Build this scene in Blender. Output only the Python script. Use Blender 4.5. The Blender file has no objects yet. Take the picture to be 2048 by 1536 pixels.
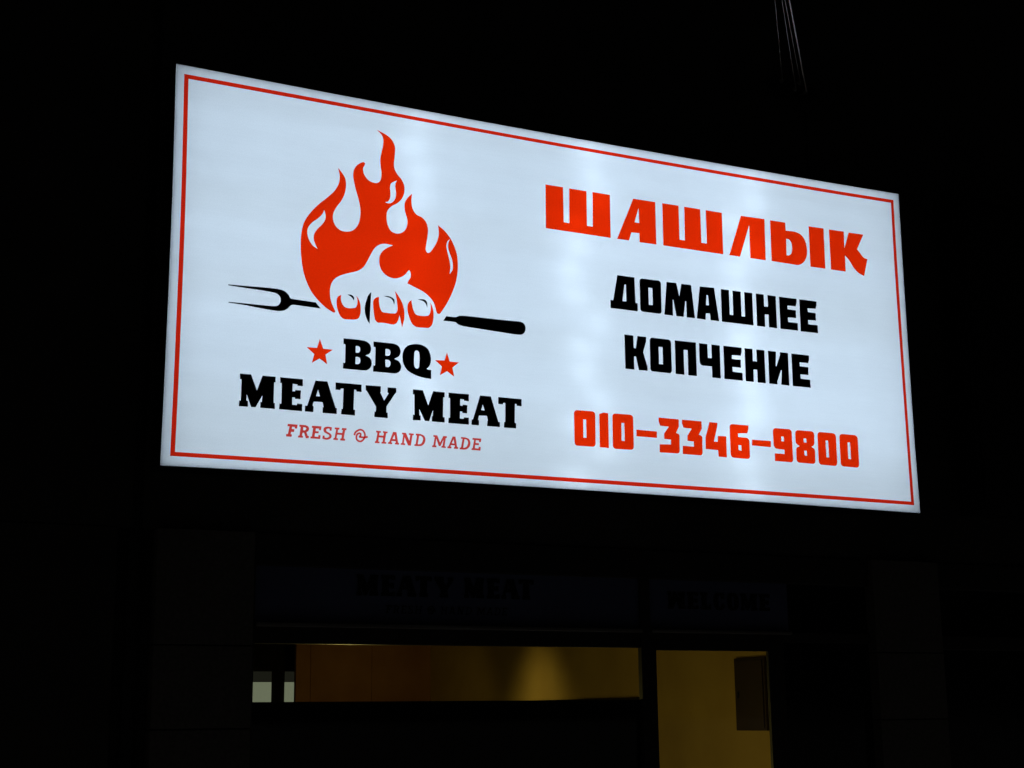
import bpy, bmesh, math, random
from mathutils import Vector, Matrix
from mathutils.geometry import tessellate_polygon

random.seed(7)
SC = bpy.context.scene
COL = SC.collection

# ------------------------------------------------------------------ camera
cam_data = bpy.data.cameras.new("camera")
cam_data.sensor_fit = 'HORIZONTAL'
cam_data.sensor_width = 36.0
cam_data.lens = 53.17
cam_data.clip_start = 0.05
cam_data.clip_end = 2000.0
cam = bpy.data.objects.new("camera", cam_data)
COL.objects.link(cam)
right = Vector((0.89486118, -0.4462194, -0.01056967))
up = Vector((-0.08619467, -0.1959951, 0.9768093))
back = Vector((-0.43794286, -0.87319767, -0.21385014))
M = Matrix((right, up, back)).transposed().to_4x4()
M.translation = Vector((0.0, -8.9, 1.6))
cam.matrix_world = M
SC.camera = cam

# ------------------------------------------------------------------ night sky and stand-in street light
NIGHT_EL, NIGHT_AZ = math.radians(38), math.radians(-86)      # azimuth measured from +Y, clockwise seen from above
world = bpy.data.worlds.new("World")
SC.world = world
world.use_nodes = True
wn = world.node_tree.nodes
wl = world.node_tree.links
wn.clear()
sky_n = wn.new("ShaderNodeTexSky")
sky_n.sky_type = 'NISHITA'
sky_n.sun_disc = False
sky_n.sun_elevation = NIGHT_EL
sky_n.sun_rotation = NIGHT_AZ
bg = wn.new("ShaderNodeBackground")
bg.inputs["Strength"].default_value = 0.00006
wo = wn.new("ShaderNodeOutputWorld")
wl.new(sky_n.outputs[0], bg.inputs["Color"])
wl.new(bg.outputs[0], wo.inputs["Surface"])

sun_data = bpy.data.lights.new("street_light_stand_in", 'SUN')  # added distant lamp standing in for an unseen street light
sun_data.energy = 0.60
sun_data.angle = math.radians(0.5)
sun_data.color = (1.0, 0.95, 0.88)
sun = bpy.data.objects.new("street_light_stand_in", sun_data)
COL.objects.link(sun)
to_sun = Vector((math.sin(NIGHT_AZ) * math.cos(NIGHT_EL), math.cos(NIGHT_AZ) * math.cos(NIGHT_EL), math.sin(NIGHT_EL)))
sun.rotation_euler = to_sun.to_track_quat('Z', 'Y').to_euler()
sun.location = (0, -5, 12)

SC.view_settings.view_transform = 'Standard'
SC.view_settings.look = 'None'
SC.view_settings.exposure = 0.0
SC.view_settings.gamma = 1.0
SC.view_settings.use_curve_mapping = False
SC.cycles.use_denoising = True
SC.cycles.max_bounces = 6
SC.cycles.diffuse_bounces = 3
SC.cycles.transparent_max_bounces = 16
SC.cycles.sample_clamp_indirect = 4.0


# ------------------------------------------------------------------ materials
def nodes_of(name):
    m = bpy.data.materials.new(name)
    m.use_nodes = True
    nt = m.node_tree
    nt.nodes.clear()
    out = nt.nodes.new("ShaderNodeOutputMaterial")
    return m, nt, out


def noise_colour(nt, c0, c1, scale, detail=5.0, stretch=(1, 1, 1)):
    tc = nt.nodes.new("ShaderNodeTexCoord")
    mp = nt.nodes.new("ShaderNodeMapping")
    mp.inputs["Scale"].default_value = stretch
    nz = nt.nodes.new("ShaderNodeTexNoise")
    nz.inputs["Scale"].default_value = scale
    nz.inputs["Detail"].default_value = detail
    rp = nt.nodes.new("ShaderNodeValToRGB")
    rp.color_ramp.elements[0].position = 0.32
    rp.color_ramp.elements[1].position = 0.70
    rp.color_ramp.elements[0].color = (*c0, 1)
    rp.color_ramp.elements[1].color = (*c1, 1)
    nt.links.new(tc.outputs["Object"], mp.inputs["Vector"])
    nt.links.new(mp.outputs[0], nz.inputs["Vector"])
    nt.links.new(nz.outputs["Fac"], rp.inputs["Fac"])
    return rp, nz


def surface(name, c0, c1, scale=6.0, rough=0.7, metal=0.0, bump=0.15, stretch=(1, 1, 1), spec=0.5):
    m, nt, out = nodes_of(name)
    b = nt.nodes.new("ShaderNodeBsdfPrincipled")
    rp, nz = noise_colour(nt, c0, c1, scale, 6.0, stretch)
    nt.links.new(rp.outputs[0], b.inputs["Base Color"])
    b.inputs["Roughness"].default_value = rough
    b.inputs["Metallic"].default_value = metal
    b.inputs["Specular IOR Level"].default_value = spec
    if bump:
        bp = nt.nodes.new("ShaderNodeBump")
        bp.inputs["Strength"].default_value = bump
        bp.inputs["Distance"].default_value = 0.01
        nt.links.new(nz.outputs["Fac"], bp.inputs["Height"])
        nt.links.new(bp.outputs[0], b.inputs["Normal"])
    nt.links.new(b.outputs[0], out.inputs["Surface"])
    return m


def emitter(name, col, strength):
    m, nt, out = nodes_of(name)
    e = nt.nodes.new("ShaderNodeEmission")
    e.inputs["Color"].default_value = (*col, 1)
    e.inputs["Strength"].default_value = strength
    nt.links.new(e.outputs[0], out.inputs["Surface"])
    return m


def face_material():
    """white flex sheet, lit from behind by the tubes: a light-diffusing (translucent) sheet with a faint weave"""
    m, nt, out = nodes_of("white_flex_sheet")
    tr = nt.nodes.new("ShaderNodeBsdfTranslucent")
    df = nt.nodes.new("ShaderNodeBsdfDiffuse")
    df.inputs["Color"].default_value = (0.55, 0.55, 0.55, 1)
    tc = nt.nodes.new("ShaderNodeTexCoord")
    cloud = nt.nodes.new("ShaderNodeTexNoise")
    cloud.inputs["Scale"].default_value = 2.2
    cloud.inputs["Detail"].default_value = 3.0
    grain = nt.nodes.new("ShaderNodeTexNoise")
    grain.inputs["Scale"].default_value = 140.0
    grain.inputs["Detail"].default_value = 2.0
    weave = nt.nodes.new("ShaderNodeTexNoise")
    weave.inputs["Scale"].default_value = 40.0
    mp = nt.nodes.new("ShaderNodeMapping")
    mp.inputs["Scale"].default_value = (0.12, 1.0, 1.6)
    nt.links.new(tc.outputs["Object"], cloud.inputs["Vector"])
    nt.links.new(tc.outputs["Object"], grain.inputs["Vector"])
    nt.links.new(tc.outputs["Object"], mp.inputs["Vector"])
    nt.links.new(mp.outputs[0], weave.inputs["Vector"])

    def madd(a, k, c):
        n = nt.nodes.new("ShaderNodeMath")
        n.operation = 'MULTIPLY_ADD'
        nt.links.new(a, n.inputs[0])
        n.inputs[1].default_value = k
        if isinstance(c, float):
            n.inputs[2].default_value = c
        else:
            nt.links.new(c, n.inputs[2])
        return n.outputs[0]
    v = madd(cloud.outputs["Fac"], 0.07, 0.77)
    v = madd(grain.outputs["Fac"], 0.17, v)
    v = madd(weave.outputs["Fac"], 0.05, v)
    cc = nt.nodes.new("ShaderNodeCombineColor")
    for i in range(3):
        nt.links.new(v, cc.inputs[i])
    nt.links.new(cc.outputs[0], tr.inputs["Color"])
    mx = nt.nodes.new("ShaderNodeMixShader")
    mx.inputs[0].default_value = 0.25
    nt.links.new(tr.outputs[0], mx.inputs[1])
    nt.links.new(df.outputs[0], mx.inputs[2])
    nt.links.new(mx.outputs[0], out.inputs["Surface"])
    return m


def filter_film(name, col):
    """coloured see-through vinyl film: tints the light that comes through the sheet behind it"""
    m, nt, out = nodes_of(name)
    t = nt.nodes.new("ShaderNodeBsdfTransparent")
    rp, nz = noise_colour(nt, tuple(c * 0.95 for c in col), col, 60.0, 2.0)
    nt.links.new(rp.outputs[0], t.inputs["Color"])
    g = nt.nodes.new("ShaderNodeBsdfDiffuse")
    g.inputs["Color"].default_value = (col[0] * .5, col[1] * .5, col[2] * .5, 1)
    mx = nt.nodes.new("ShaderNodeMixShader")
    mx.inputs[0].default_value = 0.02
    nt.links.new(t.outputs[0], mx.inputs[1])
    nt.links.new(g.outputs[0], mx.inputs[2])
    nt.links.new(mx.outputs[0], out.inputs["Surface"])
    return m


def inlay_material(name, col):
    """coloured light-diffusing sheet set into cut-outs of the white face"""
    m, nt, out = nodes_of(name)
    tr = nt.nodes.new("ShaderNodeBsdfTranslucent")
    rp, nz = noise_colour(nt, tuple(c * 0.93 for c in col), col, 90.0, 2.0)
    nt.links.new(rp.outputs[0], tr.inputs["Color"])
    df = nt.nodes.new("ShaderNodeBsdfDiffuse")
    df.inputs["Color"].default_value = (col[0] * .5, col[1] * .5, col[2] * .5, 1)
    mx = nt.nodes.new("ShaderNodeMixShader")
    mx.inputs[0].default_value = 0.10
    nt.links.new(tr.outputs[0], mx.inputs[1])
    nt.links.new(df.outputs[0], mx.inputs[2])
    nt.links.new(mx.outputs[0], out.inputs["Surface"])
    return m


def glass_material(name, tint):
    m, nt, out = nodes_of(name)
    t = nt.nodes.new("ShaderNodeBsdfTransparent")
    t.inputs["Color"].default_value = (*tint, 1)
    g = nt.nodes.new("ShaderNodeBsdfGlossy")
    g.inputs["Roughness"].default_value = 0.03
    f = nt.nodes.new("ShaderNodeFresnel")
    f.inputs["IOR"].default_value = 1.45
    mx = nt.nodes.new("ShaderNodeMixShader")
    nt.links.new(f.outputs[0], mx.inputs[0])
    nt.links.new(t.outputs[0], mx.inputs[1])
    nt.links.new(g.outputs[0], mx.inputs[2])
    nt.links.new(mx.outputs[0], out.inputs["Surface"])
    return m


MAT = {
    'face': face_material(),
    'red': inlay_material("red_translucent_sheet", (0.90, 0.024, 0.001)),
    'border': inlay_material("edge_dimmed_red_sheet", (0.76, 0.018, 0.004)),  # red darkened: weaker backlight near the sign's edge put into the colour
    'darkred': filter_film("crimson_vinyl", (0.86, 0.060, 0.045)),
    'black': surface("black_vinyl", (0.003, 0.003, 0.003), (0.006, 0.006, 0.006), 30, 0.45, 0, 0, spec=0.2),
    'tube': emitter("lit_tube", (0.67, 0.84, 1.02), 3.85),
    'tube_new': emitter("new_lit_tube", (0.67, 0.84, 1.02), 4.25),
    'tube_aged': emitter("aged_lit_tube", (0.68, 0.84, 0.99), 3.45),
    'casing': surface("dark_painted_steel", (0.010, 0.010, 0.011), (0.018, 0.018, 0.019), 8, 0.6, 0, 0.05, spec=0.2),
    'reflector': surface("white_liner", (0.72, 0.72, 0.72), (0.80, 0.80, 0.80), 3, 0.8, 0, 0),
    'steel': surface("galvanised_steel", (0.18, 0.18, 0.18), (0.30, 0.30, 0.30), 12, 0.5, 1.0, 0.1),
    'plaster': surface("grey_render", (0.040, 0.039, 0.037), (0.062, 0.060, 0.057), 1.8, 0.9, 0, 0.4, spec=0.1),
    'stone': surface("grey_brown_granite", (0.07, 0.064, 0.056), (0.12, 0.11, 0.097), 55, 0.6, 0, 0.1),
    'frame': surface("dark_bronze_aluminium", (0.030, 0.028, 0.027), (0.045, 0.042, 0.040), 20, 0.45, 0.4, 0.03),
    'sill': surface("bare_aluminium", (0.20, 0.19, 0.18), (0.30, 0.29, 0.27), 9, 0.45, 1.0, 0.05, stretch=(0.3, 4, 4)),
    'glass': glass_material("clear_glass", (0.93, 0.94, 0.92)),
    'dark_glass': surface("black_glass", (0.006, 0.007, 0.010), (0.010, 0.011, 0.014), 2, 0.08, 0, 0),
    'blue_film': surface("blue_grey_film", (0.07, 0.085, 0.17), (0.105, 0.125, 0.24), 1.2, 0.5, 0, 0, spec=0.3),
    'privacy': surface("black_privacy_film", (0.010, 0.010, 0.010), (0.016, 0.016, 0.016), 5, 0.55, 0, 0, spec=0.3),
    'ochre': surface("ochre_wall_paint", (0.50, 0.33, 0.085), (0.60, 0.41, 0.11), 2.2, 0.85, 0, 0.25),
    'rust': surface("rust_brown_panel", (0.36, 0.16, 0.055), (0.46, 0.22, 0.08), 2.6, 0.8, 0, 0.2),
    'dark_wood': surface("dark_stained_wood", (0.016, 0.011, 0.008), (0.030, 0.021, 0.014), 6, 0.6, 0, 0.15, stretch=(0.4, 0.4, 5)),
    'maroon': surface("maroon_painted_metal", (0.022, 0.008, 0.005), (0.036, 0.013, 0.008), 7, 0.55, 0, 0.05),
    'ceiling': surface("dark_ceiling_paint", (0.03, 0.028, 0.025), (0.05, 0.047, 0.042), 3, 0.9, 0, 0.1),
    'floor': surface("dark_floor_tile", (0.05, 0.045, 0.04), (0.09, 0.08, 0.07), 4, 0.5, 0, 0.05),
    'asphalt': surface("asphalt", (0.035, 0.035, 0.036), (0.065, 0.064, 0.063), 18, 0.9, 0, 0.5),
    'paving': surface("concrete_paving", (0.16, 0.155, 0.15), (0.25, 0.245, 0.235), 7, 0.85, 0, 0.3),
    'kerb': surface("kerb_granite", (0.25, 0.245, 0.24), (0.36, 0.355, 0.35), 40, 0.8, 0, 0.2),
    'rear_bright': emitter("lit_frosted_pane", (0.68, 0.75, 0.49), 0.235),
    'rear_dim': emitter("dim_frosted_pane", (0.62, 0.62, 0.42), 0.018),
    'lamp_shade': emitter("lit_paper_shade", (1.0, 0.74, 0.30), 0.5),
    'bulb': emitter("warm_bulb", (1.0, 0.72, 0.25), 0.6),
    'wire_pale': surface("pale_cable_sheath", (0.75, 0.74, 0.72), (0.85, 0.84, 0.82), 12, 0.6, 0, 0),
    'wire_grey': surface("grey_cable_sheath", (0.28, 0.28, 0.27), (0.40, 0.40, 0.39), 12, 0.6, 0, 0),
    'porcelain': surface("porcelain", (0.10, 0.09, 0.085), (0.16, 0.15, 0.14), 12, 0.3, 0, 0),
}


# ------------------------------------------------------------------ builders
def link_mesh(name, verts, faces, mat, parent=None, smooth=False):
    me = bpy.data.meshes.new(name)
    me.from_pydata(verts, [], faces)
    me.materials.append(MAT[mat])
    if smooth:
        for p in me.polygons:
            p.use_smooth = True
    me.update()
    o = bpy.data.objects.new(name, me)
    COL.objects.link(o)
    if parent is not None:
        o.parent = parent
    return o


def thing(name, loc, label, cat, group=None):
    o = bpy.data.objects.new(name, None)
    o.empty_display_size = 0.2
    COL.objects.link(o)
    o.location = loc
    tag(o, label, cat, group)
    return o


def tag(o, label, cat, group=None):
    o["label"] = label
    o["category"] = cat
    if group:
        o["group"] = group
    return o


def structure(o):
    o["kind"] = "structure"
    return o


def origin_of(parent):
    v = Vector((0, 0, 0))
    while parent is not None:
        v += parent.location
        parent = parent.parent
    return v


def box(name, a, b, mat, parent=None, bevel=0.004):
    """axis-aligned box between two world corners, edges chamfered"""
    off = origin_of(parent)
    bm = bmesh.new()
    bmesh.ops.create_cube(bm, size=1.0)
    s = [b[i] - a[i] for i in range(3)]
    for v in bm.verts:
        v.co = Vector([(a[i] + b[i]) / 2 + v.co[i] * s[i] - off[i] for i in range(3)])
    if bevel and min(abs(x) for x in s) > bevel * 3:
        bmesh.ops.bevel(bm, geom=bm.edges[:], offset=bevel, segments=2, profile=0.5, affect='EDGES')
    me = bpy.data.meshes.new(name)
    bm.to_mesh(me)
    bm.free()
    me.materials.append(MAT[mat])
    o = bpy.data.objects.new(name, me)
    COL.objects.link(o)
    if parent is not None:
        o.parent = parent
    return o


def tube_verts(path, r, n=8):
    """tube along a polyline (local points), closed ends"""
    verts, faces = [], []
    prev = None
    for i, p in enumerate(path):
        t = (path[min(i + 1, len(path) - 1)] - path[max(i - 1, 0)]).normalized()
        ref = Vector((0, 0, 1)) if abs(t.z) < 0.9 else Vector((1, 0, 0))
        u = t.cross(ref).normalized()
        w = t.cross(u).normalized()
        for k in range(n):
            a = 2 * math.pi * k / n
            verts.append(p + u * (math.cos(a) * r) + w * (math.sin(a) * r))
        if i:
            b0, b1 = (i - 1) * n, i * n
            for k in range(n):
                faces.append((b0 + k, b0 + (k + 1) % n, b1 + (k + 1) % n, b1 + k))
    faces.append(tuple(range(n - 1, -1, -1)))
    faces.append(tuple(range((len(path) - 1) * n, len(path) * n)))
    return verts, faces


def tube(name, path, r, mat, parent=None, n=8):
    off = origin_of(parent)
    v, f = tube_verts([Vector(p) - off for p in path], r, n)
    return link_mesh(name, v, f, mat, parent, smooth=False)


def lathe(name, centre, profile, mat, parent=None, n=20, axis='Z'):
    """profile = (radius, height) pairs turned round a vertical axis through centre"""
    off = origin_of(parent)
    c = Vector(centre) - off
    verts, faces = [], []
    for r, h in profile:
        for k in range(n):
            a = 2 * math.pi * k / n
            p = Vector((r * math.cos(a), r * math.sin(a), h))
            if axis == 'Y':
                p = Vector((p.x, p.z, p.y))
            verts.append(c + p)
    for i in range(len(profile) - 1):
        for k in range(n):
            faces.append((i * n + k, i * n + (k + 1) % n, (i + 1) * n + (k + 1) % n, (i + 1) * n + k))
    faces.append(tuple(range(n - 1, -1, -1)))
    faces.append(tuple(range((len(profile) - 1) * n, len(profile) * n)))
    return link_mesh(name, verts, faces, mat, parent, smooth=False)


# ------------------------------------------------------------------ outline artwork (millimetres on the sign's own face)
def parse(s):
    pts = []
    for t in s.split():
        ty = 0.0
        if t.endswith('*'):
            ty, t = 1.0, t[:-1]
        elif '~' in t:
            t, r = t.split('~')
            ty = float(r)
        x, y = t.split(',')
        pts.append((float(x), float(y), ty))
    return pts


def cr_point(p0, p1, p2, p3, u):
    """centripetal Catmull-Rom between p1 and p2"""
    def step(a, b):
        return max(math.sqrt((b - a).length), 1e-3)
    t0 = 0.0
    t1 = t0 + step(p0, p1)
    t2 = t1 + step(p1, p2)
    t3 = t2 + step(p2, p3)
    t = t1 + (t2 - t1) * u
    a1 = p0 * ((t1 - t) / (t1 - t0)) + p1 * ((t - t0) / (t1 - t0))
    a2 = p1 * ((t2 - t) / (t2 - t1)) + p2 * ((t - t1) / (t2 - t1))
    a3 = p2 * ((t3 - t) / (t3 - t2)) + p3 * ((t - t2) / (t3 - t2))
    b1 = a1 * ((t2 - t) / (t2 - t0)) + a2 * ((t - t0) / (t2 - t0))
    b2 = a2 * ((t3 - t) / (t3 - t1)) + a3 * ((t - t1) / (t3 - t1))
    return b1 * ((t2 - t) / (t2 - t1)) + b2 * ((t - t1) / (t2 - t1))


def outline(pts, closed=True, sub=5):
    n = len(pts)
    P = [Vector((x, y)) for x, y, t in pts]
    res = []
    for i in range(n):
        if not closed and i == n - 1:
            res.append(P[i])
            break
        j = (i + 1) % n
        ti, tj = pts[i][2], pts[j][2]
        if ti > 1.5:                                   # rounded corner
            a, b = P[i - 1], P[j]
            da, db = (a - P[i]).normalized(), (b - P[i]).normalized()
            r = min(ti, 0.48 * (a - P[i]).length, 0.48 * (b - P[i]).length)
            s, e = P[i] + da * r, P[i] + db * r
            for k in range(6):
                u = k / 5.0
                q = P[i] + (s - P[i]) * (1 - u) ** 2 * 1.0 + (e - P[i]) * u ** 2 * 1.0
                res.append(q)
            continue
        res.append(P[i])
        if ti == 0 and tj != 1:
            continue
        if ti != 1 and tj != 1:
            continue
        h = P[i - 1] if (ti == 1 and (closed or i > 0)) else P[i] * 2 - P[j]
        k = P[(i + 2) % n] if (tj == 1 and (closed or i + 2 < n)) else P[j] * 2 - P[i]
        for q in range(1, sub):
            res.append(cr_point(h, P[i], P[j], k, q / sub))
    out = []
    for p in res:
        if not out or (p - out[-1]).length > 0.3:
            out.append(p)
    return out


def area2(r):
    return sum(r[i - 1].x * r[i].y - r[i].x * r[i - 1].y for i in range(len(r)))


def dilate(r, d):
    """move an outline outwards by d (mm); a negative d shrinks it"""
    if not d:
        return r
    sg = 1.0 if area2(r) > 0 else -1.0
    n = len(r)
    out = []
    for i in range(n):
        a, b = (r[i] - r[i - 1]).normalized(), (r[(i + 1) % n] - r[i]).normalized()
        na, nb = Vector((a.y, -a.x)), Vector((b.y, -b.x))
        m = na + nb
        if m.length < 1e-6:
            m = na
        k = min(1.0 / max(m.normalized().dot(na), 0.5), 1.6)
        out.append(r[i] + m.normalized() * (d * k * sg))
    return out


def fill(rings, y, verts, faces):
    """triangulate one outer ring and its holes and append to a vertex and face list"""
    rings = [[Vector((p[0], p[1], 0)) for p in r] for r in rings]
    tris = tessellate_polygon(rings)
    flat = [p for r in rings for p in r]
    b = len(verts)
    verts += [(p.x, y, p.y) for p in flat]
    for t in tris:
        p, q, w = [flat[i] for i in t]
        cr = (q - p).cross(w - p).z
        if abs(cr) < 1e-12:
            continue
        t = tuple(t) if cr > 0 else (t[0], t[2], t[1])
        faces.append(tuple(b + i for i in t))


def flat_piece(name, loops, mat, parent, y, fx, grow=0.0):
    """flat cut-out: the first loop is the outer edge, the rest are holes; fx maps (x, y) mm to local metres"""
    rings = []
    for k, l in enumerate(loops):
        rings.append([fx(p.x, p.y) for p in dilate(outline(parse(l)), grow if k == 0 else -grow)])
    verts, faces = [], []
    fill(rings, y, verts, faces)
    return link_mesh(name, verts, faces, mat, parent)


def ribbon(name, loop, width, mat, parent, y, fx):
    pts = outline(parse(loop), closed=False)
    pts = [Vector(fx(p.x, p.y)) for p in pts]
    verts, faces = [], []
    n = len(pts)
    for i, p in enumerate(pts):
        t = (pts[min(i + 1, n - 1)] - pts[max(i - 1, 0)]).normalized()
        q = Vector((-t.y, t.x)) * (width / 2)
        yy = y - 0.001 * i / n
        verts += [(p.x + q.x, yy, p.y + q.y), (p.x - q.x, yy, p.y - q.y)]
        if i:
            k = 2 * i
            faces.append((k - 2, k - 1, k + 1, k))
    return link_mesh(name, verts, faces, mat, parent)


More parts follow.
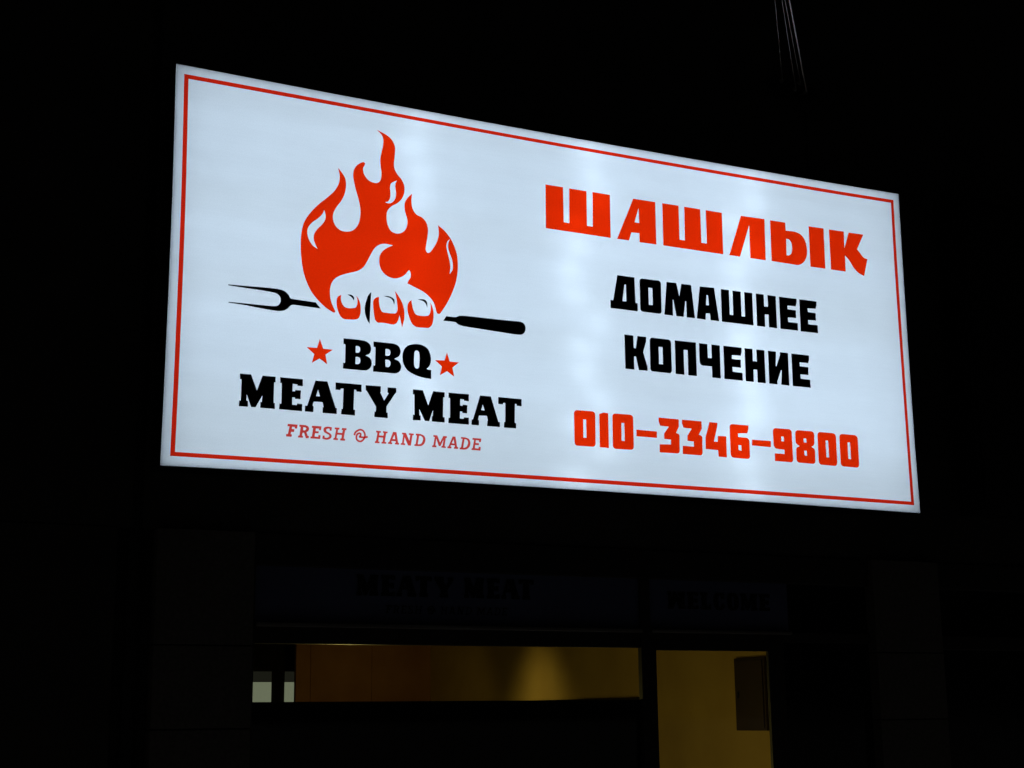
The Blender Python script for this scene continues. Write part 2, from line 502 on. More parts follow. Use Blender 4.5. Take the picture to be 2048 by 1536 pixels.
GLYPHS = """
face;white;;0,2453 1046,2441* 2552,2433* 4823,2443* 5569,2453 5564,1925* 5561,541* 5569,0 4063,10* 2116,13* 677,7* 0,0 5,497* 9,1588*
border_line;red;;50,2397 1047,2389* 2551,2378* 4820,2387* 5515,2396 5510,1918* 5512,537* 5516,54 4663,57* 2619,60* 675,59* 53,57 57,502* 60,1596*|77,2370 1047,2364* 2551,2354* 4818,2361* 5489,2370 5482,1915* 5486,535* 5489,79 4665,84* 2620,86* 675,83* 80,82 85,504* 87,1600*
flame;red;;1041,1952 1066,1925* 1089,1888* 1095,1843* 1087,1789* 1066,1740* 1032,1689* 1013,1646* 1013,1606* 1031,1568* 1066,1544* 1106,1542* 1147,1558* 1179,1600* 1191,1648* 1192,1700* 1180,1762* 1161,1823* 1148,1874* 1141,1919* 1148,1961* 1171,1994* 1209,2017* 1219,2013* 1217,1995* 1208,1977* 1210,1948* 1225,1921* 1252,1898* 1294,1890* 1317,1901* 1329,1925* 1332,1967* 1325,2013* 1323,2054* 1331,2103* 1341,2152* 1342,2194* 1330,2221* 1298,2249 1335,2237* 1378,2218* 1408,2190* 1424,2148* 1422,2094* 1417,2045* 1422,2004* 1443,1969* 1470,1941* 1489,1902* 1489,1855* 1472,1811* 1444,1780* 1399,1748* 1374,1715* 1369,1667* 1378,1622* 1400,1587* 1442,1575* 1484,1593* 1508,1634* 1511,1676* 1499,1715* 1491,1749* 1494,1791* 1514,1826* 1543,1856 1539,1809* 1547,1757* 1572,1722* 1611,1707* 1639,1682* 1654,1637* 1651,1583* 1642,1529* 1639,1494* 1650,1476* 1668,1481* 1691,1512* 1716,1557* 1729,1606* 1728,1641* 1724,1670 1765,1643* 1808,1598* 1839,1543* 1858,1487* 1864,1420* 1860,1360* 1848,1300* 1826,1239* 1795,1172* 1761,1116* 1734,1081* 1717,1085* 1707,1115* 1694,1151* 1667,1183* 1625,1213* 1570,1235* 1513,1256 1521,1275* 1534,1297* 1535,1326* 1525,1344* 1513,1332* 1492,1307* 1456,1286* 1420,1278* 1379,1287* 1343,1314* 1325,1352* 1323,1403* 1339,1440* 1372,1470* 1413,1493 1365,1497* 1324,1487* 1292,1460* 1266,1416* 1243,1370* 1220,1330* 1185,1300* 1133,1280* 1076,1258* 1036,1234* 1011,1200* 1000,1159* 1001,1115* 1010,1076* 1024,1045* 1036,1020* 1032,1012* 1011,1018* 970,1041* 925,1078* 884,1123* 849,1186* 825,1256* 812,1332* 806,1410* 808,1481* 820,1550* 839,1593* 875,1646* 925,1702* 976,1750* 1021,1800* 1047,1853* 1052,1900*|954,1663 964,1627* 960,1598* 942,1567* 911,1532* 892,1498* 889,1464* 901,1431* 915,1405 884,1423* 858,1459* 847,1497* 851,1532* 876,1569* 915,1603* 943,1636*|1438,1930 1428,1905* 1427,1875* 1432,1846* 1426,1804* 1405,1777* 1381,1768* 1360,1771 1381,1783* 1392,1805* 1394,1841* 1391,1875* 1398,1903*|1808,1588 1796,1558* 1795,1529* 1805,1495* 1820,1458* 1828,1421* 1826,1386* 1805,1352 1811,1395* 1805,1442* 1790,1499* 1783,1539* 1790,1569*
finger;red;;1074,1130 1071,1106* 1078,1079* 1095,1057* 1118,1051* 1147,1053* 1168,1060* 1176,1074* 1180,1099* 1178,1119* 1171,1136 1186,1118* 1198,1088* 1202,1052* 1199,1019* 1188,994* 1169,984* 1127,979* 1092,979* 1071,993* 1054,1024* 1044,1063* 1044,1095* 1053,1117*
knuckle_line;black;;1269,1170 1260,965 1244,988* 1230,1027* 1228,1071* 1239,1118* 1253,1152*
finger;red;;1323,1146 1323,1111* 1330,1075* 1345,1052* 1375,1049* 1417,1049* 1436,1054* 1446,1075* 1445,1116* 1438,1157* 1429,1197 1451,1171* 1477,1128* 1492,1081* 1494,1027* 1486,993* 1479,965 1471,1000* 1461,1041 1452,1010* 1437,986* 1418,978* 1379,980* 1345,982* 1316,980* 1299,994* 1290,1034* 1285,1078* 1285,1115* 1300,1137*
finger;red;;1543,1150 1545,1124* 1555,1088* 1572,1060* 1602,1055* 1641,1058* 1661,1066* 1672,1092* 1674,1122* 1670,1152 1683,1127* 1693,1090* 1692,1040* 1681,1002* 1661,983* 1620,979* 1572,980* 1548,996* 1527,1035* 1515,1079* 1516,1116* 1528,1140*
nail_line;black;;1112,1136 1138,1137* 1154,1126* 1157,1116* 1155,1102 1144,1117* 1130,1127*
nail_line;black;;1352,1154 1382,1157* 1408,1151* 1423,1139* 1426,1123* 1423,1105 1414,1129* 1399,1144* 1374,1150*
nail_line;black;;1582,1159 1611,1163* 1633,1161* 1645,1150* 1649,1131* 1648,1110 1639,1134* 1624,1149* 1602,1155*
fork;black;;360,1111 490,1115* 618,1119* 684,1117* 713,1108* 734,1090* 746,1071* 753,1067 785,1066 908,1062 940,1027 823,1030 759,1030* 747,1022* 730,1003* 709,989* 676,982* 639,982* 544,988* 458,995* 364,999 367,1004 475,1006* 584,1007* 639,1009* 666,1014* 682,1031* 686,1052* 679,1075* 659,1089* 629,1094* 541,1099* 455,1101* 361,1105
fork_handle;black;;1759,1038 1780,1071 1842,1071* 1856,1076* 1873,1083* 1897,1086* 1997,1088* 2122,1088* 2249,1090* 2305,1091* 2330,1083* 2343,1065* 2345,1043* 2336,1021* 2316,1006* 2282,1002* 2163,1006* 1996,1013* 1881,1020* 1860,1027* 1844,1038* 1831,1039
star;red;;940,837 962,778 1024,777 977,742 990,682 939,714 891,682 906,738 857,777 923,779
star;red;;1786,835 1805,778 1870,778 1823,740 1836,682 1786,713 1737,683 1751,740 1703,777 1769,781
letter;black;B;1091,855 1187,856 1239,850* 1265,832* 1272,805* 1263,777* 1235,761 1266,745* 1277,717* 1269,689* 1246,669* 1215,665 1090,665 1090,701 1103,702 1104,818 1091,818|1171,815 1188,815* 1198,808* 1200,793* 1196,778* 1183,773* 1171,773|1171,746 1189,746* 1199,739* 1202,722* 1197,707* 1187,702* 1170,701
letter;black;B2;1287,855 1384,855 1423,854* 1455,841* 1468,812* 1458,779* 1426,758 1460,742* 1473,713* 1463,682* 1435,666* 1406,665 1286,664 1287,703 1299,703 1301,820 1288,820|1367,816 1387,815* 1397,808* 1400,793* 1395,778* 1382,773* 1367,773|1367,747 1387,747* 1399,738* 1401,721* 1394,705* 1382,701* 1368,702
letter;black;Q;1481,769* 1486,812* 1510,847* 1557,865* 1605,866* 1648,848* 1669,812* 1674,767* 1664,736* 1645,714 1654,710 1676,710 1676,652 1627,655* 1569,667* 1516,692* 1489,729*|1561,801* 1564,818* 1576,826* 1589,821* 1595,805* 1595,739* 1592,719* 1579,709* 1566,716* 1560,733*
letter;black;M;447,575 515,575 553,482 585,575 666,575 666,541 657,539 657,415 665,414 665,379 576,379 576,414 585,414 587,454 547,380 520,379 492,453 490,414 501,413 500,379 446,378 447,413 457,413 458,541 448,541
letter;black;E;694,575 836,575 836,532 802,532 803,541 773,542 772,496 789,496 790,505 825,505 823,451 788,451 789,459 772,459 772,413 801,413 802,423 835,423 834,379 692,380 693,414 705,414 705,540 695,540
letter;black;A;915,574 991,575 1046,416 1054,415 1053,379 964,379 964,414 970,415 962,445 907,444 900,421 907,412 905,379 852,379 852,414 866,416|933,520 945,479 920,478
letter;black;T;1044,574 1212,575 1212,529 1179,529 1178,539 1165,540 1161,415 1172,414 1171,379 1082,380 1084,414 1092,414 1095,540 1077,539 1075,529 1044,529
letter;black;Y;1239,574 1338,576 1338,540 1334,538 1361,488 1391,536 1382,541 1383,573 1440,574 1441,546 1432,536 1377,452 1376,414 1385,414 1385,379 1297,380 1298,414 1306,414 1308,444 1246,539 1239,541
letter;black;M2;1552,575 1619,575 1656,482 1689,575 1768,574 1767,541 1759,541 1756,416 1768,414 1767,381 1680,381 1681,415 1687,416 1688,453 1662,382 1633,382 1596,453 1596,413 1605,413 1604,382 1552,380 1553,415 1563,414 1562,543 1552,543
letter;black;E2;1795,575 1936,576 1935,531 1901,532 1902,540 1876,541 1874,498 1891,497 1892,505 1925,505 1923,452 1889,452 1890,461 1874,461 1873,415 1899,415 1900,424 1935,425 1934,380 1793,380 1795,415 1805,414 1805,541 1795,541
letter;black;A2;2014,575 2090,575 2142,415 2153,412 2152,381 2062,381 2064,416 2068,417 2061,447 2006,445 1999,418 2006,412 2004,381 1953,381 1954,415 1964,417|2033,518 2046,480 2020,481
letter;black;T2;2143,576 2310,576 2309,529 2273,529 2275,541 2262,541 2258,417 2269,414 2268,381 2181,380 2183,416 2191,417 2192,541 2178,541 2175,531 2142,531
letter;darkred;F;749,293 806,293 803,273 793,273 794,282 772,282 770,264 787,264 785,251 767,251 764,233 772,231 770,221 740,221 741,232 751,232 761,283 748,283
letter;darkred;R;822,294 857,294 872,288* 878,277* 874,263* 862,255 870,232 878,229 877,220 863,219 851,251 839,251 834,229 841,228 840,220 814,220 816,228 823,229 830,285 821,286|842,284 857,284* 865,277* 862,268* 854,262* 841,262
letter;darkred;e;900,293 956,294 953,274 945,274 946,283 921,283 919,262 940,262 938,254 917,254 913,229 941,228 942,240 951,239 949,220 892,220 893,228 901,228 908,284 900,285
letter;darkred;S;1022,293 1020,276 1012,276 1012,285* 1002,288* 989,283* 986,274* 991,266* 1008,258* 1020,247* 1020,235* 1009,224* 990,219* 975,221* 967,224 969,239 977,239 978,230* 990,227* 1004,231* 1011,240* 1007,249* 990,257* 976,266* 973,278* 978,289* 994,295* 1009,295*
letter;darkred;H;1045,294 1071,294 1069,286 1062,286 1059,263 1092,263 1097,286 1089,286 1091,294 1116,294 1115,286 1108,286 1098,230 1107,229 1106,221 1080,221 1081,229 1087,229 1091,255 1057,255 1052,230 1062,228 1061,221 1036,222 1038,229 1044,229 1054,287 1044,287
ampersand;darkred;stroke;1168,257* 1175,275* 1191,288* 1207,294* 1224,289* 1235,273* 1237,255* 1228,236* 1212,223* 1197,223* 1184,233* 1182,251* 1188,265* 1201,272* 1209,268* 1207,257* 1201,249 1221,248* 1240,249* 1255,254*
letter;darkred;H2;1312,294 1339,293 1338,287 1331,287 1327,266 1359,266 1363,287 1356,288 1357,294 1383,293 1382,287 1374,287 1364,228 1375,227 1374,221 1347,221 1348,227 1354,228 1358,257 1326,258 1322,228 1331,227 1330,221 1304,221 1305,228 1311,228 1321,286 1312,287
letter;darkred;a;1423,294 1442,294 1453,229 1459,228 1458,221 1435,222 1436,227 1442,228 1440,241 1411,241 1406,229 1414,228 1413,221 1390,222 1391,228 1397,229|1431,282 1438,250 1415,250
letter;darkred;n;1483,294 1505,294 1530,245 1538,287 1528,288 1530,294 1557,293 1556,287 1548,287 1538,221 1522,221 1497,272 1491,229 1499,228 1499,221 1474,222 1475,228 1482,229 1491,287 1482,288
letter;darkred;d;1575,295 1605,294 1627,285* 1635,266* 1629,241* 1611,225* 1589,221 1565,221 1566,228 1573,228 1583,288 1574,288|1593,287 1609,286* 1623,272* 1621,254* 1609,234* 1593,229* 1583,229
letter;darkred;m;1693,294 1716,294 1736,249 1760,293 1781,293 1780,286 1773,286 1765,229 1774,227 1773,222 1747,223 1748,229 1754,229 1761,275 1738,232 1729,232 1710,278 1702,230 1710,229 1709,222 1684,222 1686,229 1692,229 1703,287 1693,287
letter;darkred;a2;1824,295 1840,295 1851,230 1858,229 1857,222 1833,222 1834,229 1840,229 1838,243 1809,243 1805,229 1813,229 1811,222 1788,222 1789,229 1795,230|1830,283 1836,250 1813,252
letter;darkred;d2;1882,295 1909,295 1933,287* 1942,265* 1937,242* 1919,225* 1898,220 1872,221 1873,228 1881,228 1893,289 1882,289|1902,287 1917,286* 1930,272* 1928,253* 1917,235* 1902,229* 1892,229
letter;darkred;e2;1962,295 2018,295 2015,276 2007,276 2008,286 1981,287 1978,264 2002,264 2001,256 1977,256 1973,231 2002,230 2004,241 2014,241 2012,222 1954,222 1956,229 1962,230 1973,288 1961,288
letter;red;;2511,2066 2645,2066 2646,1818 2688,1818 2692,2065 2826,2065 2825,1818 2869,1818 2873,2066 3010,2066 3008,1757 2509,1758
letter;red;;3196,2066 3374,2067 3373,1758 3237,1757 3237,1822 3174,1819 3152,1758 3058,1757|3237,2004 3239,1896 3201,1895
letter;red;;3431,2067 3566,2069 3565,1819 3608,1819 3613,2068 3747,2068 3746,1820 3792,1821 3793,2068 3930,2068 3928,1759 3429,1759
letter;red;;4094,2069 4300,2073 4294,1761 4160,1761 4162,2007 4071,1760 3979,1760
letter;red;soft;4349,2071 4484,2072 4485,2011 4567,2013* 4622,1997* 4655,1957* 4668,1892* 4661,1837* 4632,1790* 4583,1763* 4536,1761 4345,1763|4485,1949 4512,1945* 4530,1921* 4533,1874* 4521,1839* 4501,1825* 4481,1823
letter;red;;4694,2073 4831,2075 4827,1765 4691,1764
letter;red;;4880,2074 5018,2077 5016,1948 5063,2075 5202,2078 5133,1954 5159,1929* 5190,1898* 5226,1889 5185,1753 5138,1768* 5092,1804* 5055,1854* 5016,1891 5014,1766 4878,1765
letter;black;;3050,1497 3185,1498 3188,1318 3205,1317 3204,1260 2991,1260 2991,1317 3013,1317|3105,1439 3116,1439 3116,1319 3085,1318
letter;black;;3225,1497~26 3397,1499~26 3395,1262~26 3225,1262~26|3294,1438 3326,1439 3326,1318 3294,1316
letter;black;;3443,1497 3522,1498 3543,1404 3564,1498 3644,1498 3666,1262 3598,1261 3599,1376 3591,1376 3572,1262 3514,1261 3494,1374 3488,1375 3487,1261 3417,1261
letter;black;;3715,1497 3835,1500 3867,1262 3796,1263 3791,1310 3759,1308 3753,1261 3681,1262|3769,1440 3782,1440 3787,1368 3762,1367
letter;black;;3891,1499 3960,1499 3959,1319 3988,1320 3990,1499 4060,1499 4059,1319 4088,1319 4090,1500 4159,1501 4158,1263 3889,1262
letter;black;;4190,1501 4258,1501 4259,1413 4291,1414 4292,1501 4363,1501 4362,1263 4291,1264 4292,1357 4260,1355 4259,1263 4188,1263
letter;black;;4392,1501 4546,1502 4547,1478 4535,1445 4462,1443 4463,1415 4535,1415 4534,1358 4462,1355 4463,1321 4546,1322 4546,1265 4391,1264
letter;black;;4571,1502 4725,1503 4724,1474 4713,1447 4642,1443 4642,1415 4712,1414 4711,1358 4640,1356 4642,1323 4724,1324 4724,1265 4569,1263
letter;black;;3093,1087 3163,1086 3164,1001 3179,1000 3196,1087 3265,1087 3263,1055 3237,978 3269,878 3268,851 3199,851 3179,942 3164,942 3164,850 3094,850
letter;black;;3292,1087~26 3463,1087~26 3462,851~26 3290,851~25|3362,1028 3393,1029 3393,908 3361,908
letter;black;;3493,1087 3665,1088 3664,851 3594,851 3595,1028 3563,1027 3562,851 3492,851
letter;black;;3691,1087 3760,1087 3760,989 3792,989 3794,1088 3863,1087 3861,852 3791,852 3790,931 3690,930~32
letter;black;;3893,1089 4046,1089 4046,1060 4036,1031 3962,1029 3961,1001 4035,1001 4034,944 3962,944 3963,910 4045,908 4045,852 3891,852
letter;black;;4071,1089 4139,1090 4138,1002 4171,1002 4172,1089 4241,1090 4240,852 4171,851 4171,943 4140,942 4138,852 4070,852
letter;black;;4272,1090 4342,1090 4333,983 4339,983 4375,1069 4375,1090 4446,1090 4444,852 4374,853 4384,958 4378,959 4340,873 4341,852 4270,852
letter;black;;4475,1090 4631,1090 4630,1059 4619,1033 4544,1032 4545,1003 4619,1003 4617,945 4545,944 4547,912 4630,911 4631,853 4474,853
digit;red;;2695,537~27 2856,539~27 2853,302~27 2695,300~26|2764,479 2785,479 2785,358 2762,358
digit;red;;2885,525 2919,537 2954,536 2954,301 2884,302
digit;red;;2985,537~27 3146,539~27 3145,301~27 2983,299~27|3054,478 3075,479 3076,357 3052,358
dash;red;;3168,441 3329,440 3328,396 3167,396
digit;red;;3346,537 3506,537 3505,486 3480,441 3508,435~22 3505,301~23 3346,299 3347,354 3437,359 3439,392 3385,393 3385,429 3424,480 3356,482 3345,512
digit;red;;3532,537 3690,537 3691,487 3665,443 3692,435~22 3689,300~24 3529,300 3531,357 3621,357 3621,392 3570,393 3571,429 3608,480 3542,482 3531,510
digit;red;;3754,537 3820,537 3817,510 3786,404 3816,404 3820,445 3888,447 3887,300 3819,301 3816,346 3716,347 3717,426
digit;red;;3920,537~27 4079,538 4076,513 4066,481 3987,476 3989,450 4081,450~30 4080,301~27 3918,301~33|3986,393 4010,393 4012,356 3987,357
dash;red;;4103,440 4263,441 4261,397 4100,398
digit;red;;4284,536~28 4447,538~28 4447,301~24 4290,302 4292,356 4374,357 4376,387 4284,389~37|4353,480 4375,480 4376,446 4354,446
digit;red;;4476,536~30 4644,537~30 4640,440~16 4612,423 4643,409~25 4640,302~26 4475,303~30 4478,408~19 4509,422 4475,439~19|4547,480 4569,480 4571,452 4548,451|4547,392 4568,393 4570,357 4549,358
digit;red;;4671,537~30 4836,537~31 4834,299~30 4669,301~30|4741,479 4762,480 4764,358 4740,358
digit;red;;4866,537~31 5032,537~31 5031,299~31 4864,301~31|4937,479 4958,479 4960,358 4936,358
"""

# ------------------------------------------------------------------ ground, road, pavement
def sheet(name, x0, x1, y0, y1, z, mat):
    return structure(link_mesh(name, [(x0, y0, z), (x1, y0, z), (x1, y1, z), (x0, y1, z)], [(0, 1, 2, 3)], mat))


sheet('ground', -400, 400, -400, 400, -0.16, 'asphalt')
sheet('road', -60, 60, -12.0, -3.2, -0.152, 'asphalt')
structure(box('pavement', (-30, -3.05, -0.15), (30, 0.3, -0.004), 'paving', None, 0.0))
structure(box('kerb', (-30, -3.2, -0.15), (30, -3.054, -0.006), 'kerb', None, 0.012))

# ------------------------------------------------------------------ the building
bld = thing('shop_building', (0, 0, 0), "dark rendered building behind the lit sign, with stone columns beside the shop front", 'building')
box('upper_wall', (-8, 0.0, 2.70), (16, 0.30, 9.2), 'plaster', bld, 0.01)
box('roof_parapet', (-8.05, -0.05, 9.2), (16.05, 0.40, 9.35), 'stone', bld, 0.01)
box('left_wall', (-8, -0.01, 0.0), (1.88, 0.25, 2.698), 'plaster', bld, 0.006)
box('wall_recess', (1.88, 0.10, 0.0), (2.10, 0.25, 2.698), 'plaster', bld, 0.0)
box('lintel', (2.69, -0.02, 2.502), (7.39, 0.20, 2.698), 'frame', bld, 0.006)
box('lintel', (8.02, -0.02, 2.502), (16, 0.20, 2.698), 'frame', bld, 0.006)
box('plinth', (2.69, -0.015, 0.0), (5.425, 0.14, 0.40), 'stone', bld, 0.006)
for (x0, x1) in ((2.10, 2.69), (7.39, 8.02)):
    c = box('column', (x0 + 0.01, -0.045, 0.0), (x1 - 0.01, 0.20, 2.698), 'casing', bld, 0.0)
    zs = [0.0, 0.52, 1.03, 1.54, 2.02, 2.70]
    for k in range(5):
        d = random.uniform(-0.002, 0.002)
        box('stone_slab', (x0, -0.065 + d, zs[k] + 0.004), (x1, 0.18, zs[k + 1] - 0.004), 'stone', c, 0.004)
pipe = tube('downpipe', [(1.99, 0.03, 0.1), (1.99, 0.03, 9.1)], 0.045, 'casing', bld, 12)
for z in (1.2, 2.6, 4.2, 5.8, 7.4):
    lathe('pipe_clip', (1.99, 0.03, z), [(0.052, -0.015), (0.052, 0.015)], 'casing', pipe, 12)

# right-hand neighbour bay
nb = thing('neighbour_window', (8.02, 0, 0), "dark unlit shop window right of the right-hand stone column", 'window')
box('rail', (8.022, 0.0, 2.05), (14, 0.09, 2.15), 'frame', nb, 0.004)
box('transom_pane', (8.022, 0.03, 2.152), (14, 0.045, 2.50), 'dark_glass', nb, 0.0)
box('pane', (8.022, 0.03, 0.302), (10.4, 0.045, 2.048), 'dark_glass', nb, 0.0)
box('pane', (10.502, 0.03, 0.302), (14, 0.045, 2.048), 'dark_glass', nb, 0.0)
box('post', (10.4, 0.0, 0.302), (10.502, 0.09, 2.048), 'frame', nb, 0.004)
box('base', (8.022, -0.01, 0.0), (14, 0.12, 0.30), 'stone', nb, 0.004)

# ------------------------------------------------------------------ shop window left of the door
win = thing('shop_window', (2.69, 0, 0.4), "wide shop window under the lit sign, glowing strip above black film, left of the door", 'window')
box('jamb', (2.685, 0.0, 0.402), (2.718, 0.07, 2.512), 'frame', win, 0.003)
box('mullion', (5.42, -0.01, 0.402), (5.496, 0.0465, 2.512), 'frame', win, 0.006)
box('rail', (2.710, 0.005, 2.037), (5.424, 0.07, 2.141), 'frame', win, 0.004)
box('sill_strip', (2.716, -0.035, 2.136), (5.417, 0.062, 2.163), 'sill', win, 0.005)
box('bottom_rail', (2.714, 0.005, 0.402), (5.418, 0.09, 0.46), 'frame', win, 0.004)
box('pane', (2.714, 0.040, 0.455), (5.423, 0.046, 2.045), 'glass', win, 0.0)
box('privacy_film', (2.712, 0.0475, 0.450), (5.426, 0.0505, 1.692), 'privacy', win, 0.0)
tw = box('transom_panel', (2.712, 0.020, 2.155), (5.426, 0.032, 2.508), 'blue_film', win, 0.0)

# ------------------------------------------------------------------ door and side light
door = thing('glass_door', (5.49, 0, 0.0), "glass shop door with warm light behind it, under the transom reading WELCOME", 'door')
box('stile', (5.490, 0.0, 0.0), (5.541, 0.055, 2.093), 'frame', door, 0.005)
box('stile', (6.470, 0.0, 0.0), (6.542, 0.0355, 2.093), 'frame', door, 0.005)
box('top_rail', (5.538, 0.002, 2.022), (6.473, 0.050, 2.094), 'frame', door, 0.005)
box('bottom_rail', (5.543, 0.002, 0.0), (6.468, 0.058, 0.16), 'frame', door, 0.005)
box('pane', (5.538, 0.026, 0.155), (6.473, 0.034, 2.025), 'glass', door, 0.0)
h = tube('pull_handle', [(6.40, -0.06, 0.72), (6.40, -0.06, 1.17)], 0.015, 'steel', door, 12)
for z in (0.78, 1.11):
    tube('handle_post', [(6.40, -0.05, z), (6.40, 0.024, z)], 0.009, 'steel', h, 8)

tr = thing('door_transom', (5.49, 0, 2.09), "dark blue transom panel above the glass door with faint lettering WELCOME", 'transom')
box('rail', (5.488, 0.003, 2.088), (6.668, 0.088, 2.142), 'frame', tr, 0.004)
box('sill_strip', (5.492, -0.035, 2.138), (6.66, 0.06, 2.163), 'sill', tr, 0.005)
td = box('transom_panel', (5.488, 0.020, 2.155), (6.668, 0.032, 2.508), 'blue_film', tr, 0.0)

sl = thing('side_light', (6.54, 0, 0.0), "dark glazed panel between the glass door and the right-hand stone column", 'window')
box('jamb', (6.538, 0.001, 0.0), (6.606, 0.0352, 2.096), 'frame', sl, 0.004)
box('rail', (6.660, 0.0, 2.086), (7.392, 0.09, 2.156), 'frame', sl, 0.004)
box('pane', (6.602, 0.03, 0.0), (7.392, 0.042, 2.092), 'dark_glass', sl, 0.0)
box('upper_pane', (6.663, 0.03, 2.150), (7.392, 0.042, 2.508), 'dark_glass', sl, 0.0)

# ------------------------------------------------------------------ inside the shop
structure(box('room_floor', (1.0, 0.15, -0.12), (7.40, 9.3, 0.0), 'floor', None, 0.0))
structure(box('room_ceiling', (1.0, 0.32, 2.90), (7.40, 9.3, 3.0), 'ceiling', None, 0.0))
structure(box('room_wall_right', (7.20, 0.21, 0.002), (7.38, 9.1, 2.898), 'ochre', None, 0.0))
structure(box('room_wall_left', (1.0, 0.26, 0.002), (1.15, 9.1, 2.898), 'ceiling', None, 0.0))
structure(box('room_wall_rear', (1.0, 9.102, 0.002), (7.40, 9.25, 2.898), 'ceiling', None, 0.0))
rp = thing('partition_panel', (5.6, 7.66, 0.0), "rust brown inner partition seen through the left part of the glowing window strip", 'partition')
for k, (x0, x1) in enumerate(((5.55, 5.72), (5.724, 6.46), (6.464, 7.198))):
    box('panel', (x0, 7.66, 0.002), (x1, 7.72, 2.896), 'rust', rp, 0.003)
wc = thing('wall_panelling', (7.17, 2.75, 0.0), "black-brown panelling along the lower inner wall, below the spotlit ochre paint", 'panelling')
ys = [2.75, 3.57, 4.39, 5.21, 6.03, 6.85, 7.655]
for k in range(6):
    box('board', (7.165, ys[k] + 0.003, 0.002), (7.197, ys[k + 1] - 0.003, 1.722), 'dark_wood', wc, 0.003)
box('ledge', (7.150, 2.75, 1.724), (7.197, 7.655, 1.742), 'dark_wood', wc, 0.003)
eb = thing('wall_cabinet', (7.12, 1.26, 1.45), "small dark maroon cabinet on the inner wall, seen through the glass door", 'cabinet')
box('body', (7.172, 1.035, 1.460), (7.198, 1.445, 2.028), 'maroon', eb, 0.003)
box('cabinet_door', (7.162, 1.055, 1.480), (7.171, 1.425, 2.008), 'maroon', eb, 0.002)
box('latch', (7.154, 1.375, 1.715), (7.161, 1.395, 1.765), 'casing', eb, 0.002)

for (x0, x1, lab) in ((5.476, 5.713, "pale greenish lit pane at the far left of the window strip, the wider of two"),
                      (5.883, 6.120, "narrow pale greenish lit pane beside the rust brown partition")):
    rw = thing('rear_window', (x0, 9.1, 1.4), lab, 'window', 'lit panes at the back of the shop')
    box('lower_pane', (x0, 9.06, 1.40), (x1, 9.075, 2.020), 'rear_bright', rw, 0.0)
    box('upper_pane', (x0, 9.06, 2.026), (x1, 9.075, 2.146), 'rear_dim', rw, 0.0)
    box('frame', (x0 - 0.05, 9.077, 1.35), (x1 + 0.05, 9.10, 2.20), 'frame', rw, 0.003)


def spotlight(loc, aim, watts, cone, label, col=(1.0, 0.80, 0.24), blend=1.0, r=0.03):
    t = thing('ceiling_spotlight', loc, label, 'spotlight', 'ceiling spotlights inside the shop')
    x, y, z = loc
    lathe('housing', loc, [(0.050, -0.02), (0.055, 0.06), (0.045, 0.10), (0.02, 0.12), (0.02, 2.90 - z)], 'casing', t, 20)
    lathe('bulb', loc, [(0.005, -0.035), (0.03, -0.03), (0.042, -0.0205)], 'bulb', t, 16)
    L = bpy.data.lights.new('spot_beam', 'SPOT')
    L.energy = watts
    L.color = col
    L.spot_size = math.radians(cone)
    L.spot_blend = blend
    L.shadow_soft_size = r
    o = bpy.data.objects.new('spot_beam', L)
    COL.objects.link(o)
    o.parent = t
    o.location = (0, 0, -0.07)
    d = Vector(aim) - (Vector(loc) + Vector((0, 0, -0.07)))
    o.rotation_euler = d.to_track_quat('-Z', 'Y').to_euler()
    return t


spotlight((6.45, 4.90, 2.80), (7.20, 4.90, 0.95), 25.0, 76, "ceiling spotlight washing the inner wall above the dark panelling", r=0.30)
spotlight((5.9, 5.6, 2.74), (6.5, 7.6, 0.9), 6.0, 120, "ceiling spotlight in front of the rust brown partition", (1.0, 0.76, 0.22), r=0.12)

ct = thing('side_table', (5.2, 0.7, 0.0), "low dark side table inside the shop, hidden behind the black window film", 'table')
box('table_top', (5.20, 0.68, 0.50), (5.85, 1.22, 0.54), 'dark_wood', ct, 0.006)
for lx in (5.24, 5.77):
    for ly in (0.72, 1.14):
        box('leg', (lx, ly, 0.0), (lx + 0.04, ly + 0.04, 0.498), 'dark_wood', ct, 0.004)
tl = thing('added_table_lamp', (5.60, 0.95, 0.542), "added unseen table lamp on the low side table, brightening the wall behind the door", 'lamp')  # lamp added out of view to brighten the wall behind the door
lathe('base', (5.60, 0.95, 0.542), [(0.09, 0.0), (0.09, 0.015), (0.03, 0.03), (0.012, 0.05)], 'casing', tl, 24)
lathe('stem', (5.60, 0.95, 0.542), [(0.011, 0.05), (0.011, 0.26)], 'casing', tl, 12)
lathe('bulb', (5.60, 0.95, 0.542), [(0.012, 0.26), (0.03, 0.30), (0.03, 0.33), (0.012, 0.36)], 'bulb', tl, 16)
LP = bpy.data.lights.new('low_fill_light', 'POINT')
LP.energy = 8.5
LP.color = (1.0, 0.80, 0.22)
LP.shadow_soft_size = 0.08
lo = bpy.data.objects.new('low_fill_light', LP)
COL.objects.link(lo)
lo.parent = tl
lo.location = (0, 0, 0.46)

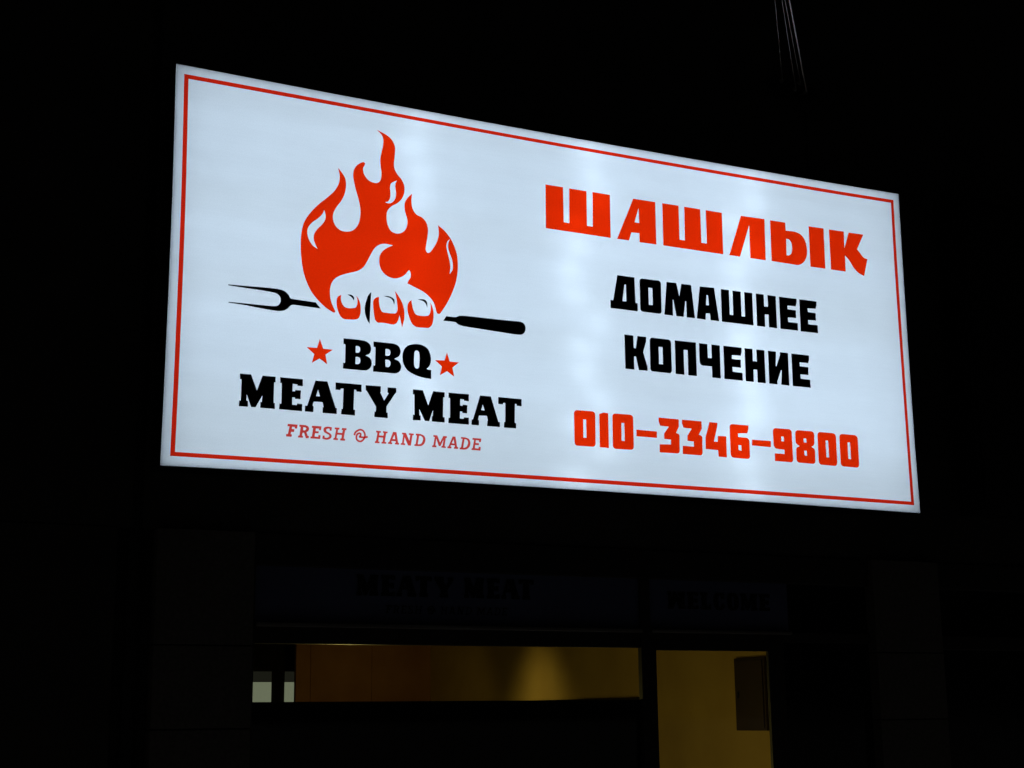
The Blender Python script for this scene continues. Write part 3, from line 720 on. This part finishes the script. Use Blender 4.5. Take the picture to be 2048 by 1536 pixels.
fl = thing('added_floor_lamp', (4.4, 3.0, 0.0), "added unseen globe lamp giving warm fill light in the shop, behind the black window film", 'lamp')  # added for general warm fill, kept out of view behind the film
lathe('base', (4.4, 3.0, 0.002), [(0.15, 0.0), (0.15, 0.02), (0.04, 0.035)], 'casing', fl, 24)
lathe('stem', (4.4, 3.0, 0.0), [(0.013, 0.03), (0.013, 1.15)], 'casing', fl, 12)
lathe('globe', (4.4, 3.0, 1.20), [(0.012, -0.05), (0.035, -0.03), (0.045, 0.0), (0.035, 0.03), (0.012, 0.045)], 'bulb', fl, 16)
LF = bpy.data.lights.new('room_fill_light', 'POINT')
LF.energy = 11.5
LF.color = (1.0, 0.80, 0.22)
LF.shadow_soft_size = 0.10
lf = bpy.data.objects.new('room_fill_light', LF)
COL.objects.link(lf)
lf.parent = fl
lf.location = (0, 0, 1.38)

# ------------------------------------------------------------------ the lit sign
SX, SY, SZ = 2.0192, -0.40, 3.0108           # lower left corner of the face
sign = thing('light_box_sign', (SX, SY, SZ), "large white lit sign with a red flame emblem and Cyrillic lettering, over the shop front", 'sign')
W, H = 5.5686, 2.4532


def mm(x, y):
    return x / 1000.0, y / 1000.0


ART = [l.split(';') for l in GLYPHS.strip().split('\n')]
face_loop = ART[0][3]
# the white sheet is cut out wherever a red piece is inlaid, so both lie in one plane without overlapping
fv, ff = [], []


def loop_m(l):
    return [mm(p.x, p.y) for p in outline(parse(l))]


border = ART[1][3].split('|')
fill([loop_m(face_loop), loop_m(border[0])], 0.0, fv, ff)
holes = []
for nm, colr, note, loops in ART[2:]:
    if colr == 'red':
        parts = loops.split('|')
        holes.append(loop_m(parts[0]))
        for isl in parts[1:]:
            fill([loop_m(isl)], 0.0, fv, ff)
fill([loop_m(border[1])] + holes, 0.0, fv, ff)
link_mesh('face_sheet', fv, ff, 'face', sign)
ring = [Vector((p.x / 1000, p.y / 1000)) for p in outline(parse(face_loop))]


def inset(r, d):
    c = Vector((W / 2, H / 2))
    return [Vector((p.x + (d if p.x < c.x else -d) * min(1, abs(p.x - c.x) / (W * .45)),
                    p.y + (d if p.y < c.y else -d) * min(1, abs(p.y - c.y) / (H * .35)))) for p in r]


def shell(name, r, y0, y1, mat, cap):
    n = len(r)
    v = [(p.x, y0, p.y) for p in r] + [(p.x, y1, p.y) for p in r]
    f = [(i, (i + 1) % n, n + (i + 1) % n, n + i) for i in range(n)]
    if cap:
        f.append(tuple(range(n, 2 * n)))
    return link_mesh(name, v, f, mat, sign)


shell('face_rim', ring, 0.0, 0.006, 'face', False)
shell('casing', ring, 0.007, 0.26, 'casing', True)
shell('reflector', inset(ring, 0.006), 0.010, 0.254, 'reflector', True)

rows = 14
breaks = [0.008, 0.288, 0.505, 0.735, 0.992]
lap = [0.0, 0.050, 0.080, 0.085, 0.0]
for r in range(rows):
    z = 0.10 + (H - 0.20) * r / (rows - 1)
    jit = [0.0] + [random.uniform(-0.13, 0.13) for _ in range(3)] + [0.0]
    for k in range(4):
        x0 = W * breaks[k] + jit[k] - lap[k] * random.uniform(0.6, 1.5)
        x1 = W * breaks[k + 1] + jit[k + 1] + lap[k + 1] * random.uniform(0.6, 1.5)
        zz = z + (0.012 if k % 2 else -0.012)
        v, f = tube_verts([Vector((x0, 0.098, zz)), Vector((x1, 0.098, zz))], 0.011, 6)
        kind = 'tube_aged' if r < 2 else random.choice(('tube', 'tube', 'tube_new', 'tube_aged'))
        link_mesh('light_tube', v, f, kind, sign)
for x in (0.5, 1.9, 3.6, 5.05):
    for z in (0.3, 2.1):
        box('mounting_bracket', (SX + x - 0.03, SY + 0.262, SZ + z - 0.04), (SX + x + 0.03, -0.001, SZ + z + 0.04), 'steel', sign, 0.003)

saved = {}
for name, colr, note, loops in ART[1:]:
    if note == 'stroke':
        ribbon(name, loops, 0.0115, colr, sign, -0.004, mm)
    else:
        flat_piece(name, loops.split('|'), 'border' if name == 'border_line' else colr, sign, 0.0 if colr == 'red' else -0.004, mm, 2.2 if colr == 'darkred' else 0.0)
    if note:
        saved[note] = (name, loops)

# ------------------------------------------------------------------ faint lettering on the transoms
# the shop's wordmark again, 0.57 of the sign's size
mx0 = min(p[0] for p in parse(saved['M'][1]))
mz0 = max(p[1] for p in parse(saved['M'][1]))
KW = 1245.0 / (max(p[0] for p in parse(saved['T2'][1])) - mx0)
for key in ('M', 'E', 'A', 'T', 'Y', 'M2', 'E2', 'A2', 'T2', 'F', 'R', 'e', 'S', 'H', 'H2', 'a', 'n', 'd', 'm', 'a2', 'd2', 'e2'):
    k = KW
    flat_piece('letter', saved[key][1].split('|'), 'black', tw, -0.384 + 0.4, lambda x, y: ((x - mx0) * k / 1000 + 3.371 - 2.69, (y - mz0) * k / 1000 + 2.470 - 0.4))
ribbon('ampersand', saved['stroke'][1], 0.007, 'black', tw, 0.016, lambda x, y: ((x - mx0) * KW / 1000 + 3.371 - 2.69, (y - mz0) * KW / 1000 + 2.470 - 0.4))


def norm(loops):
    P = parse(loops.split('|')[0])
    xs = [p[0] for p in P]
    ys_ = [p[1] for p in P]
    return min(xs), max(xs), min(ys_), max(ys_)


mb = norm(saved['M'][1])
eb_ = norm(saved['E'][1])
LET = {
    'L': '0,0 700,0 700,330 580,330 560,190 410,190 410,850 490,850 490,1000 0,1000 0,850 90,850 90,150 0,150',
    'O': '0,500* 40,180* 200,-10* 400,-15* 560,10* 720,180* 760,500* 720,820* 560,990* 380,1015* 200,1000* 40,820*|310,500* 325,220* 380,160* 435,220* 450,500* 435,780* 380,840* 325,780*',
    'C': '0,500* 40,180* 200,-10* 400,-15* 560,20* 680,150* 700,330 480,350 460,200* 390,150* 325,220* 310,500* 325,780* 380,850* 450,800* 480,650 690,650 690,1000 580,1000 560,950* 380,1015* 200,1000* 40,820*',
}
x = 5.653
hgt = 0.118
for ch in 'WELCOME':
    if ch in LET:
        loops, x0, z0, s, flip = LET[ch], 0.0, 0.0, hgt / 1000, False
        wd = 0.76 * hgt
    else:
        b = mb if ch in 'WM' else eb_
        loops = saved['M' if ch in 'WM' else 'E'][1]
        s = hgt / (b[3] - b[2])
        x0, z0, flip = b[0], b[2], ch == 'W'
        wd = (b[1] - b[0]) * s
    top = b[3] if ch in 'WM' else 0
    fx = (lambda px, py, x=x, x0=x0, z0=z0, s=s, flip=flip, top=top:
          (x + (px - x0) * s * 1.10 - 5.49, ((top - py) if flip else (py - z0)) * s + 2.305 - 2.09))
    flat_piece('letter', loops.split('|'), 'black', td, 0.016, fx)
    x += wd * 1.10 + 0.014

# ------------------------------------------------------------------ neighbour's unlit sign, wires
ns = thing('unlit_sign_box', (8.25, -0.36, 3.05), "unlit black sign box on the wall, right of the lit sign", 'sign')
box('casing', (8.25, -0.34, 3.05), (11.9, -0.10, 5.55), 'casing', ns, 0.01)
box('face_panel', (8.28, -0.352, 3.08), (11.87, -0.342, 5.52), 'privacy', ns, 0.003)
for xx in (8.9, 11.2):
    box('mounting_bracket', (xx, -0.10, 4.2), (xx + 0.06, -0.001, 4.3), 'steel', ns, 0.003)

br = thing('wire_bracket', (6.9, -0.01, 6.33), "dark steel bracket on the wall where the overhead wires end, above the sign", 'bracket')
box('wall_plate', (6.70, -0.016, 6.27), (7.10, -0.001, 6.40), 'casing', br, 0.003)
box('arm', (6.72, -0.10, 6.325), (7.09, -0.017, 6.345), 'casing', br, 0.003)
WIRES = [
    ((6.762, -0.12, 6.354), (5.902, -1.2, 6.349), 'wire_grey', 0.0026, "leftmost faint overhead wire, falling to the wall bracket above the sign"),
    ((6.886, -0.12, 6.303), (5.961, -1.2, 6.362), 'wire_grey', 0.0030, "second faint overhead wire from the left, above the sign"),
    ((6.933, -0.12, 6.366), (5.987, -1.2, 6.367), 'wire_grey', 0.0030, "third overhead wire from the left, next to the brightest one"),
    ((6.986, -0.12, 6.301), (6.025, -1.2, 6.376), 'wire_pale', 0.005, "brightest and rightmost overhead wire, above the sign"),
]
for s, e, mt, rad, lab in WIRES:
    s, e = Vector(s), Vector(e)
    path = []
    for k in range(25):
        t = 7.0 * k / 24
        p = s + (e - s) * t
        path.append(p)
    wv, wf = tube_verts([p - s for p in path], rad, 6)
    w = link_mesh('overhead_wire', wv, wf, mt)
    w.location = s
    tag(w, lab, 'wire', 'overhead wires')
    lathe('insulator', (s.x, -0.108, s.z), [(0.008, -0.010), (0.016, -0.006), (0.010, 0.0), (0.016, 0.006), (0.008, 0.012)], 'porcelain', br, 12, 'Y')
dc = tube('drop_cable', [(7.0, -0.105, 6.30), (7.03, -0.07, 6.24), (7.05, -0.02, 6.18), (7.05, -0.012, 5.9), (7.05, -0.012, 5.2)], 0.006, 'casing', None, 8)
tag(dc, "thin dark cable dropping from the wire bracket down the wall behind the sign", 'cable')
